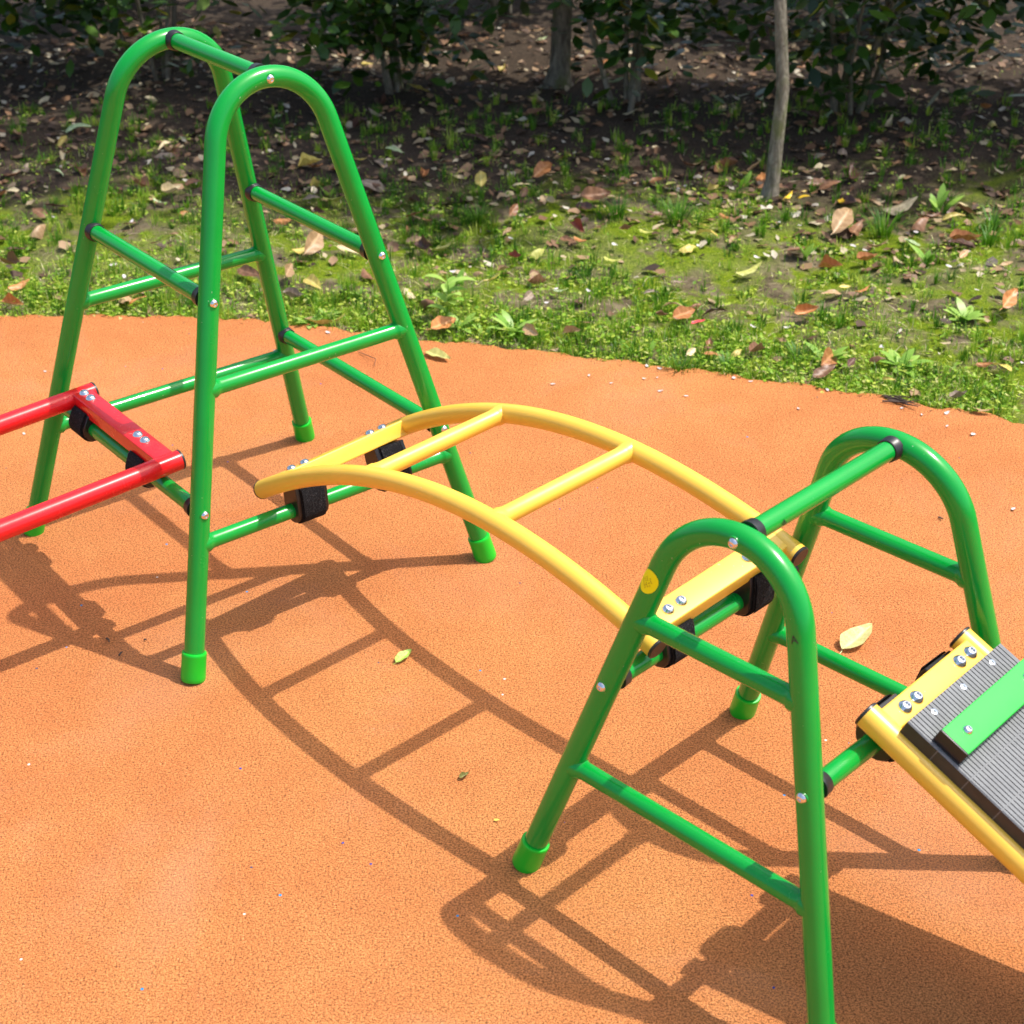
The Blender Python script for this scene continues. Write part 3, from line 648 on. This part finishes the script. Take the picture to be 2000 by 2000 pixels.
def leaf_obj(name, colour, kind, a, b, z, tilt=0., roll=0., i=0, exact=False):
    k = (colour, kind, i % len(SHAPES[kind]))
    if k not in CACHE: CACHE[k] = leaf_mesh('leaf', LMAT[colour], seed=len(CACHE)*3+1, **SHAPES[kind][k[2]])
    o = bpy.data.objects.new(name, CACHE[k]); COL.objects.link(o)
    d = Vector((b[0]-a[0], b[1]-a[1])); L = d.length*.95 if exact else max(.030, min(d.length*1.08, .11))
    mid = ((a[0]+b[0])/2, (a[1]+b[1])/2); d.normalize() if d.length else None
    o.location = (mid[0]-d.x*L/2, mid[1]-d.y*L/2, z)
    o.rotation_euler = (roll, tilt, math.atan2(d.y, d.x)); o.scale = (L, L, L)
    return o
WORDS = dict(brown='brown', darkbrown='dark brown', tan='tan', cream='cream', yellow='yellow', ygreen='yellowish green', orange='orange brown', red='reddish brown', scarlet='bright red', palegreen='pale green', greybrown='greyish brown', gold='golden yellow')
KW = dict(flat='flat', curl='curled', fold='folded', narrow='narrow')
def zone(x, y):
    e = y-edge_y(x)
    row = 'at orange edge' if e < .09 else 'in near grass' if e < .38 else 'on mid lawn' if e < .78 else 'in shade by shrubs' if y < 4.6 else 'under shrubs'
    xx = x/y
    col = 'left of tall frame' if xx < -.245 else 'behind tall frame' if xx < -.075 else 'right of tall frame' if xx < .03 else 'behind yellow ladder' if xx < .17 else 'behind low trestle' if xx < .27 else 'at far right'
    return row+', '+col
named = {}
def reg(o, key, x): named.setdefault(key, []).append((x, o))
for i, (c, ax, ay, bx, by, k) in enumerate(LAWN_LEAVES):
    R.seed(i*7+1)
    lift = .024 if k in ('fold',) else .016
    o = leaf_obj('fallen_leaf', c, k, (ax, ay), (bx, by), hgt((ax+bx)/2, (ay+by)/2)+lift+R.random()*.006, R.uniform(-.30, .12), R.uniform(-.5, .6) if k != 'fold' else R.uniform(.3, .9), i)
    reg(o, f'{KW[k]} {WORDS[c]} leaf {zone(ax, ay)}', ax/ay)
# litter: smaller leaves between the large ones, thicker towards the shrubs
LIT = ['brown', 'darkbrown', 'greybrown', 'tan', 'brown', 'orange', 'cream', 'darkbrown', 'yellow', 'palegreen']
R.seed(99); cnt = 0
while cnt < 172:
    y = 3.1+3.0*R.random()**.75; x = R.uniform(-.31, .37)*y
    e = y-edge_y(x)
    p = .08 if e < .4 else .18 if e < .75 else .6 if y < 4.15 else 1. if y < 4.9 else .35
    if e < .05 or R.random() > p: continue
    c = R.choice(LIT); k = R.choice(('flat', 'curl', 'flat', 'fold', 'narrow')); L = R.uniform(.03, .075); a = R.uniform(0, 6.28)
    o = leaf_obj('fallen_leaf', c, k, (x, y), (x+L*math.cos(a), y+L*math.sin(a)), hgt(x, y)+R.uniform(.006, .016), R.uniform(-.4, .3), R.uniform(-.6, .6), cnt)
    reg(o, f'{KW[k]} {WORDS[c]} leaf {zone(x, y)}', x/y); cnt += 1
ORD = 'first second third fourth fifth sixth seventh eighth ninth tenth eleventh twelfth thirteenth fourteenth fifteenth sixteenth seventeenth eighteenth nineteenth twentieth'.split()
def settle(named, cat, group):
    for key, lst in named.items():
        lst.sort(key=lambda t: t[0]); n = len(lst)
        for j, (x, o) in enumerate(lst):
            if n == 1: lab = key
            elif n == 2: lab = ('left one, ' if j == 0 else 'right one, ')+key
            elif n == 3: lab = ('leftmost, ', 'middle one, ', 'rightmost, ')[j]+key
            else: lab = ORD[min(j, 19)]+' from left, '+key
            w = lab.split(); tag(o, ' '.join(w[:16]), cat, group)
settle(named, 'leaf', 'fallen leaves on the lawn')
RLAB = ['large pale yellow green leaf on the orange ground behind the low trestle', 'small fresh green leaf lying among the yellow ladder shadows', 'pale yellow leaf on the orange ground beside the tall frame', 'small shrivelled green and brown leaf in front of the ladder shadow', 'tiny lime leaf scrap near the bottom of the picture']
for i, (c, ax, ay, bx, by, k) in enumerate(RUBBER_LEAVES):
    o = leaf_obj('fallen_leaf', c, k, (ax, ay), (bx, by), .003, -.05, .10, 0, True)
    tag(o, RLAB[i], 'leaf', 'fallen leaves on the orange ground')
PET = None
def petal_mesh(seed):
    vs = []; fs = []; n = 10
    for i in range(n):
        a = 2*math.pi*i/n; vs.append((.5*math.cos(a)*(1+.1*math.sin(3*a+seed)), .28*math.sin(a), .10*math.sin(a+seed)**2+.08*math.cos(a)**2))
    vs.append((0, 0, 0)); fs = [(i, (i+1) % n, n) for i in range(n)]
    me = bpy.data.meshes.new('petal'); me.from_pydata(vs, [], fs); me.update(); me.materials.append(M['petal'])
    for p in me.polygons: p.use_smooth = True
    return me
PM = [petal_mesh(s_) for s_ in range(4)]
pn = {}
for i, (x, y) in enumerate(list(PETALS)+list(LAWN_PETALS)):
    o = bpy.data.objects.new('petal', PM[i % 4]); COL.objects.link(o); R.seed(i)
    on = i < len(PETALS)
    if on and y > edge_y(x)-.012: y = edge_y(x)-.02
    o.location = (x, y, .002 if on else hgt(x, y)+.016); s_ = R.uniform(.007, .013) if on else R.uniform(.012, .022); o.scale = (s_, s_, s_)
    o.rotation_euler = (R.uniform(-.2, .2), R.uniform(-.2, .2), R.uniform(0, 6.3))
    key = ('small white petal on orange ground, '+('left of the tall frame' if x < -.6 else 'behind yellow ladder' if x < .5 else 'behind low trestle' if x < .86 else 'at the far right')) if on else 'small white petal '+zone(x, y)
    pn.setdefault(key, []).append((x/y, o))
settle(pn, 'petal', 'fallen white petals')
TL = ['bundle of dark dead twigs at the orange edge by the grass', 'black bent twig in the shadow left of the tall frame foot', 'short black twig nearest the tall frame foot', 'tiny brown twig scrap beside the tall frame front leg', 'grey blue scrap behind the near arch of the low trestle', 'small olive twig scrap inside the far trestle arch', 'thin brown twig on the orange ground behind the tall frame']
for i, (ax, ay, bx, by) in enumerate(TWIGS):
    m = MB(); a, b = V(ax, ay, .003), V(bx, by, .004); R.seed(i+50); L = (b-a).length
    for q in range(9 if i == 0 else 1):
        j = V(R.uniform(-1, 1), R.uniform(-1, 1), 0)*L*(.22 if i == 0 else .0); k2 = V(R.uniform(-1, 1), R.uniform(-1, 1), R.uniform(0, .5))*L*(.35 if i == 0 else .12)
        mid = (a+b)/2+j+V(R.uniform(-1, 1), R.uniform(-1, 1), .2)*L*.22
        m.tube([a+j, mid, b+k2], [.0018, .0014, .0007] if i != 6 else [.0009, .0008, .0005], 6)
    tag(m.build('twig', M['twig'], None, 60), TL[i], 'twig')

# ---------------------------------------------------------------- weeds and grass
def blade(m, base, dirv, L, w, droop, t, n=4, up=.9, spoon=False):
    d = Vector((dirv[0], dirv[1], 0)).normalized(); s_ = V(-d.y, d.x, 0); P = Vector(base); vs = []; fs = []
    ang = math.atan2(up, 1)
    for i in range(n+1):
        u = i/n
        ww = w*(1-u)**.7 if not spoon else w*(math.sin(math.pi*(.08+.9*u**1.25))**.8)
        vs += [P-s_*ww/2, P+s_*ww/2]
        a = ang-droop*u; P = P+(d*math.cos(a)+V(0, 0, 1)*math.sin(a))*L/n
    for i in range(n): fs.append((2*i, 2*i+1, 2*i+3, 2*i+2))
    m.add(vs, fs, [t]*len(vs))
wl = dict(rosette='green weed with a flat rosette of leaves', tall='tall light green weed with broad leaves', upright='small green weed with upright leaves', tuft='tuft of long dark green grass')
wn = {}
for kind, lst in WEEDS.items():
    for i, (x, y, h) in enumerate(lst):
        h *= .8; m = MB(); R.seed(hash(kind) % 7+i*3 if False else len(kind)*17+i*3); z = hgt(x, y)
        if kind == 'rosette':
            for k in range(11):
                a = k*2.4+R.uniform(-.3, .3); blade(m, (x, y, z), (math.cos(a), math.sin(a)), h*R.uniform(.55, .95), h*.26, .7, R.random(), 6, R.uniform(.35, 1.6), True)
        elif kind == 'tall':
            m.tube([(x, y, z), (x+.006, y, z+h*.5), (x+.002, y, z+h*.9)], [.003, .0025, .001], 6)
            for k in range(10):
                a = k*2.3+R.uniform(-.4, .4); blade(m, (x+.004, y, z+h*R.uniform(.05, .75)), (math.cos(a), math.sin(a)), h*R.uniform(.35, .62), h*.17, 1.3, R.random(), 6, R.uniform(.5, 1.8), True)
        elif kind == 'upright':
            for k in range(7):
                a = R.uniform(0, 6.28); blade(m, (x+R.uniform(-.01, .01), y+R.uniform(-.01, .01), z), (math.cos(a), math.sin(a)), h*R.uniform(.5, 1), h*.22, .6, R.random()*.7, 6, R.uniform(1.2, 4), True)
        else:
            for k in range(70):
                a = R.uniform(0, 6.28); q = R.random()*.03; blade(m, (x+q*math.cos(a), y+q*math.sin(a), z), (math.cos(a), math.sin(a)), h*R.uniform(.5, 1.1), .0035, R.uniform(.5, 1.5), R.uniform(0, .45), 4, R.uniform(1.6, 5))
        o = m.build('grass_tuft' if kind == 'tuft' else 'weed', M['grass'] if kind == 'tuft' else M['weed'], None, 0, tint=True, origin=(x, y, z))
        wn.setdefault(wl[kind]+' '+zone(x, y), []).append((x/y, o))
settle(wn, 'weed', 'weeds in the lawn')

def nz(x, y):
    return .5+.25*math.sin(x*4.1+2.2*math.sin(y*3.3+.5))+.25*math.sin(y*5.3+1.7*math.sin(x*6.1+1.1))
def make_grass():
    import numpy as np
    rng = np.random.default_rng(5); m_v = []; m_t = []; nb = 0
    N = GRASS_N
    y = 2.75+2.9*rng.random(N*3)**1.35; x = (rng.random(N*3)*.72-.34)*y
    def put(xi, yi, L, w, lean, t, a):
        z = hgt(xi, yi)-.002
        dx, dy = math.cos(a), math.sin(a); sx, sy = -dy*w/2, dx*w/2
        h1, h2 = L*.5, L*math.cos(min(1.5, lean)); o1, o2 = L*.18*lean, L*min(1., .55*lean)
        if lean > 2: h1, h2, o1, o2 = .006, .008, L*.6, L*1.3
        m_v.extend([(xi-sx, yi-sy, z), (xi+sx, yi+sy, z), (xi+dx*o1-sx*.8, yi+dy*o1-sy*.8, z+h1), (xi+dx*o1+sx*.8, yi+dy*o1+sy*.8, z+h1), (xi+dx*o2, yi+dy*o2, z+max(h2, h1*.7))])
        m_t.extend([t]*5)
    def leaflet(xi, yi, near):
        q = rng.uniform(.003, .0075); b = rng.uniform(0, 6.28); cx, cy = xi+rng.uniform(-.012, .012), yi+rng.uniform(-.012, .012)
        zz = hgt(cx, cy)+rng.uniform(.004, .020); tz = rng.uniform(-.4, .4)*q; c1, s1 = math.cos(b)*q, math.sin(b)*q
        m_v.extend([(cx-c1, cy-s1, zz-tz), (cx+s1*.6, cy-c1*.6, zz), (cx-s1*.6, cy+c1*.6, zz), (cx+c1*.5+s1*.5, cy+s1*.5-c1*.5, zz+tz), (cx+c1, cy+s1, zz+tz)])
        m_t.extend([rng.uniform(.4, .85)]*5)
    for xi, yi in zip(x, y):                                   # thin scattered blades and dry stems
        e = yi-edge_y(xi)
        if e < -.006 or len(m_t) > N*5: continue
        dens = nz(xi, yi); fine = .5+.5*math.sin(xi*31+3*math.sin(yi*27))*math.sin(yi*37+2*math.sin(xi*23))
        d = (.10+.9*max(0, dens-.12))*(.25+.75*fine)
        near = e < .2
        if near: d = min(1, d*1.3+.32)
        elif e < .5: d *= .75
        elif e < 1.0: d *= .42
        else: d *= max(.05, .32-(e-1.)*.6)
        if rng.random() > d: continue
        r = rng.random(); t = rng.uniform(.25, .78) if r < .74 else rng.uniform(.78, 1.)
        lean = rng.uniform(.25, 1.2); L = rng.uniform(.012, .034)
        if r > (.90 if near else .80): lean = 2.6; L *= 1.5
        put(xi, yi, L, rng.uniform(.0011, .0022), lean, t, rng.uniform(0, 6.283))
        if rng.random() < (.30 if near else .14): leaflet(xi, yi, near)
    for _ in range(TUFT_N):                                    # clumps of longer blades
        yi = 2.8+2.3*rng.random()**1.2; xi = (rng.random()*.72-.34)*yi; e = yi-edge_y(xi)
        if e < .004 or rng.random() > (.9 if e < .2 else 1.25*max(0, nz(xi*1.7, yi*1.5)-.38)+.06 if e < 1. else .2): continue
        dark = rng.random() < (.35 if e < .3 else .62); t0 = rng.uniform(.05, .35) if dark else rng.uniform(.4, .74)
        R0 = rng.uniform(.004, .022); H = rng.uniform(.022, .052)*(1.1 if e > .3 else .95)
        for _k in range(int(rng.uniform(6, 26))):
            a = rng.uniform(0, 6.283); q = R0*math.sqrt(rng.random())
            put(xi+q*math.cos(a), yi+q*math.sin(a), H*rng.uniform(.5, 1.15), rng.uniform(.0014, .0032), rng.uniform(.12, 1.1), min(.95, max(0, t0+rng.normal(0, .09))), a+rng.normal(0, .7))
        if rng.random() < .4:
            for _k in range(8): leaflet(xi+rng.normal(0, .012), yi+rng.normal(0, .012), True)
    nb = len(m_t)//5
    fs = []
    for i in range(nb):
        k = i*5; fs += [(k, k+1, k+3, k+2), (k+2, k+3, k+4)]
    me = bpy.data.meshes.new('grass'); me.from_pydata(m_v, [], fs); me.update()
    at = me.attributes.new('tint', 'FLOAT', 'POINT'); at.data.foreach_set('value', m_t)
    me.materials.append(M['grass'])
    o = bpy.data.objects.new('grass', me); COL.objects.link(o)
    tag(o, 'patchy short grass growing in the mossy soil', 'grass', kind='stuff')
make_grass()

def make_litter():
    rr = random.Random(21); m = MB()
    for _ in range(9500):
        y = 2.85+3.2*rr.random()**.7; x = rr.uniform(-.33, .38)*y; e = y-edge_y(x)
        if e < -.10 or rr.random() > (.25*(1+e/.10) if e < 0 else .14 if e < .4 else .22 if e < .75 else .75): continue
        z = hgt(x, y)+rr.uniform(.003, .014) if e > 0 else .0025; L = (rr.choice((.008, .012, .018, .026, .034, .040)) if e > 0 else .005)*rr.uniform(.7, 1.2); a = rr.uniform(0, 6.28); w = L*rr.uniform(.15, .5)
        d = V(math.cos(a), math.sin(a), rr.uniform(-.35, .35)); q = V(-math.sin(a), math.cos(a), rr.uniform(-.5, .5)); P = V(x, y, z); t = rr.random()
        m.add([P-d*L/2, P+q*w*rr.uniform(.6, 1)-d*L*.15, P+q*w*.7+d*L*.25+V(0, 0, L*.12), P+d*L/2, P-q*w*.8+d*L*.1, P-q*w*rr.uniform(.3, .9)-d*L*.25+V(0, 0, L*.1)], [(0, 1, 2, 3), (0, 3, 4, 5)], [t]*6)
    o = m.build('leaf_litter', M['litter'], None, 0, tint=True)
    tag(o, 'crumbs of broken dead leaves and bark strewn over the lawn soil', 'leaf litter', kind='stuff')
make_litter()

# ---------------------------------------------------------------- shrubs and trees
def leaf_cloud(m, cen, rx, ry, rz, n, size, rr, clumps=14, zmin=.1):
    cs = []
    for _ in range(clumps):
        while True:
            p = V(rr.uniform(-1, 1), rr.uniform(-1, 1), rr.uniform(-1, 1))
            if .25 < p.length < 1: break
        cs.append((V(p.x*rx, p.y*ry, p.z*rz)+Vector(cen), rr.uniform(.28, .5), rr.uniform(-.15, .15)))
    for _ in range(n):
        c, r, tb = rr.choice(cs); g = V(rr.gauss(0, 1), max(-1.6, min(1.6, rr.gauss(0, 1))), rr.gauss(0, 1))*r*.5
        p = c+V(g.x*rx, g.y*ry, g.z*rz)
        if p.z < zmin: continue
        a = rr.uniform(0, 6.28); el = rr.gauss(.1, .5); d = V(math.cos(a)*math.cos(el), math.sin(a)*math.cos(el), math.sin(el))
        s_ = d.cross(V(rr.gauss(0, .35), rr.gauss(0, .35), 1)).normalized(); nn = s_.cross(d); L = size*rr.uniform(.6, 1.2); w = L*.30
        t = min(1, max(0, rr.gauss(.5, .22)+tb))
        if rr.random() < .03: t = 1.
        vs = [p, p+d*L*.35+s_*w*.85-nn*L*.03, p+d*L*.35-s_*w*.85-nn*L*.03, p+d*L*.7+s_*w*.75-nn*L*.06, p+d*L*.7-s_*w*.75-nn*L*.06, p+d*L-nn*L*.12]
        m.add(vs, [(0, 1, 2), (1, 3, 4, 2), (3, 5, 4)], [t]*6)
def shrub(x, y, h, w, label, seed, n):
    rr = random.Random(seed); z = hgt(x, y) if y < 7.3 else -.03
    root = thing('shrub', label, 'shrub', (x, y, z), 'shrubs behind the lawn')
    for k in range(5):
        a = rr.uniform(0, 6.28); q = rr.uniform(.01, .07); b = V(x+q*math.cos(a), y+q*math.sin(a), z-.01)
        e = V(x+w*.7*math.cos(a)*rr.random(), y+w*.5*math.sin(a)*rr.random(), h*rr.uniform(.6, .95))
        mid = (b+e)/2+V(rr.uniform(-.05, .05), rr.uniform(-.05, .05), 0)
        r0 = rr.uniform(.007, .013)
        MB().tube([b, (b+mid)/2+V(rr.uniform(-.02, .02), 0, 0), mid, (mid+e)/2, e], [r0, r0*.85, r0*.7, r0*.5, .002], 8).build('stem', M['bark'], root, 60)
    m = MB(); leaf_cloud(m, (x, y, h*.58), w, w*.8, h*.48, n, .062, rr, 22, .07)
    m.build('foliage', M['shrub'], root, 0, tint=True)
SH = [(-1.75, 5.55, 1.1, .55, 'dense dark shrub at the far left behind the lawn'), (-.95, 5.45, 1.0, .5, 'dark shrub behind the lawn left of the tall frame top'),
      (-.15, 5.25, 1.0, .5, 'dark shrub behind the lawn just right of the tall frame'), (.55, 5.05, 1.0, .48, 'dark shrub just left of the slim grey trunk'),
      (1.22, 4.98, 1.0, .5, 'dark shrub just right of the slim grey trunk'), (1.95, 4.85, 1.1, .55, 'dark shrub at the far right behind the lawn'),
      (-1.3, 6.4, 1.3, .6, 'back row shrub behind the far left shrubs'), (.2, 6.2, 1.3, .65, 'back row shrub in the middle of the hedge'), (1.6, 6.1, 1.3, .65, 'back row shrub behind the right hand shrubs')]
for i, (x, y, h, w, lab) in enumerate(SH): shrub(x, y, h, w, lab, 31+i, 2600)
def tree(x, y, r, cz, cr, n, label, seed, cen=None):
    rr = random.Random(seed); z = hgt(x, y)-.01
    root = thing('tree', label, 'tree', (x, y, z), 'young trees along the shrubs')
    top = V(*(cen or (x, y, cz))); b = V(x, y, z)
    path = [b, b+V(0, 0, .02), b+V(.004, 0, .06), b+V(.01, .005, .3), lerp(b, top, .45)+V(.02, 0, 0), lerp(b, top, .8), top]
    t = MB(); t.tube(path, [r*2.1, r*1.5, r*1.15, r, r*.85, r*.6, r*.3], 14)
    for k in range(9):
        a = k*2.4; st = lerp(b, top, rr.uniform(.45, .85)); en = top+V(cr*.8*math.cos(a), cr*.8*math.sin(a), rr.uniform(-.3, .5))
        t.tube([st, lerp(st, en, .5)+V(0, 0, .05), en], [r*.4, r*.28, r*.1], 8)
    t.build('trunk', M['bark'], root, 60)
    m = MB(); leaf_cloud(m, tuple(top), cr, cr*.62, cr*.7, n, .10, rr, 18, .5)
    m.build('crown', M['crown'], root, 0, tint=True)
for args in TREES: tree(*args)

# ---------------------------------------------------------------- light, sky, camera
w = bpy.data.worlds.new('World'); scene.world = w; w.use_nodes = True
nt = w.node_tree; bg = nt.nodes['Background']
sky = nt.nodes.new('ShaderNodeTexSky'); sky.sky_type = 'NISHITA'; sky.sun_disc = False
sky.sun_elevation = SUN_EL; sky.sun_rotation = math.pi/2-SUN_AZ; sky.air_density = 1.2; sky.dust_density = 4.0
nt.links.new(sky.outputs[0], bg.inputs['Color']); bg.inputs['Strength'].default_value = SKY
su = bpy.data.lights.new('sun', 'SUN'); su.energy = SUN; su.angle = rad(.6); su.color = (1., .955, .88)
so = bpy.data.objects.new('sun', su); COL.objects.link(so)
so.rotation_euler = Vector((math.cos(SUN_AZ)*math.cos(SUN_EL), math.sin(SUN_AZ)*math.cos(SUN_EL), math.sin(SUN_EL))).to_track_quat('Z', 'Y').to_euler()
so.location = (2, 1, 6)
cam = bpy.data.cameras.new('camera'); co = bpy.data.objects.new('camera', cam); COL.objects.link(co); scene.camera = co
pi_, ro = .5466995, -.0114346
fw = V(0, math.cos(pi_), -math.sin(pi_)); rt = V(1, 0, 0); up = rt.cross(fw)
r2 = rt*math.cos(ro)+up*math.sin(ro); u2 = up*math.cos(ro)-rt*math.sin(ro)
mw = Matrix((r2, u2, -fw)).transposed().to_4x4(); mw.translation = CAM; co.matrix_world = mw
cam.sensor_width = 36; cam.sensor_fit = 'HORIZONTAL'; cam.lens = 36*3230.07/2000
cam.shift_x = 112.4745/2000; cam.shift_y = 64.692/2000
cam.clip_start = .05; cam.clip_end = 500
cam.dof.use_dof = True; cam.dof.focus_distance = 2.35; cam.dof.aperture_fstop = 9.0
scene.render.resolution_x = 1024; scene.render.resolution_y = 1024
scene.view_settings.view_transform = 'Standard'; scene.view_settings.look = 'None'; scene.view_settings.gamma = 1; scene.view_settings.exposure = EXPO
scene.cycles.max_bounces = 8
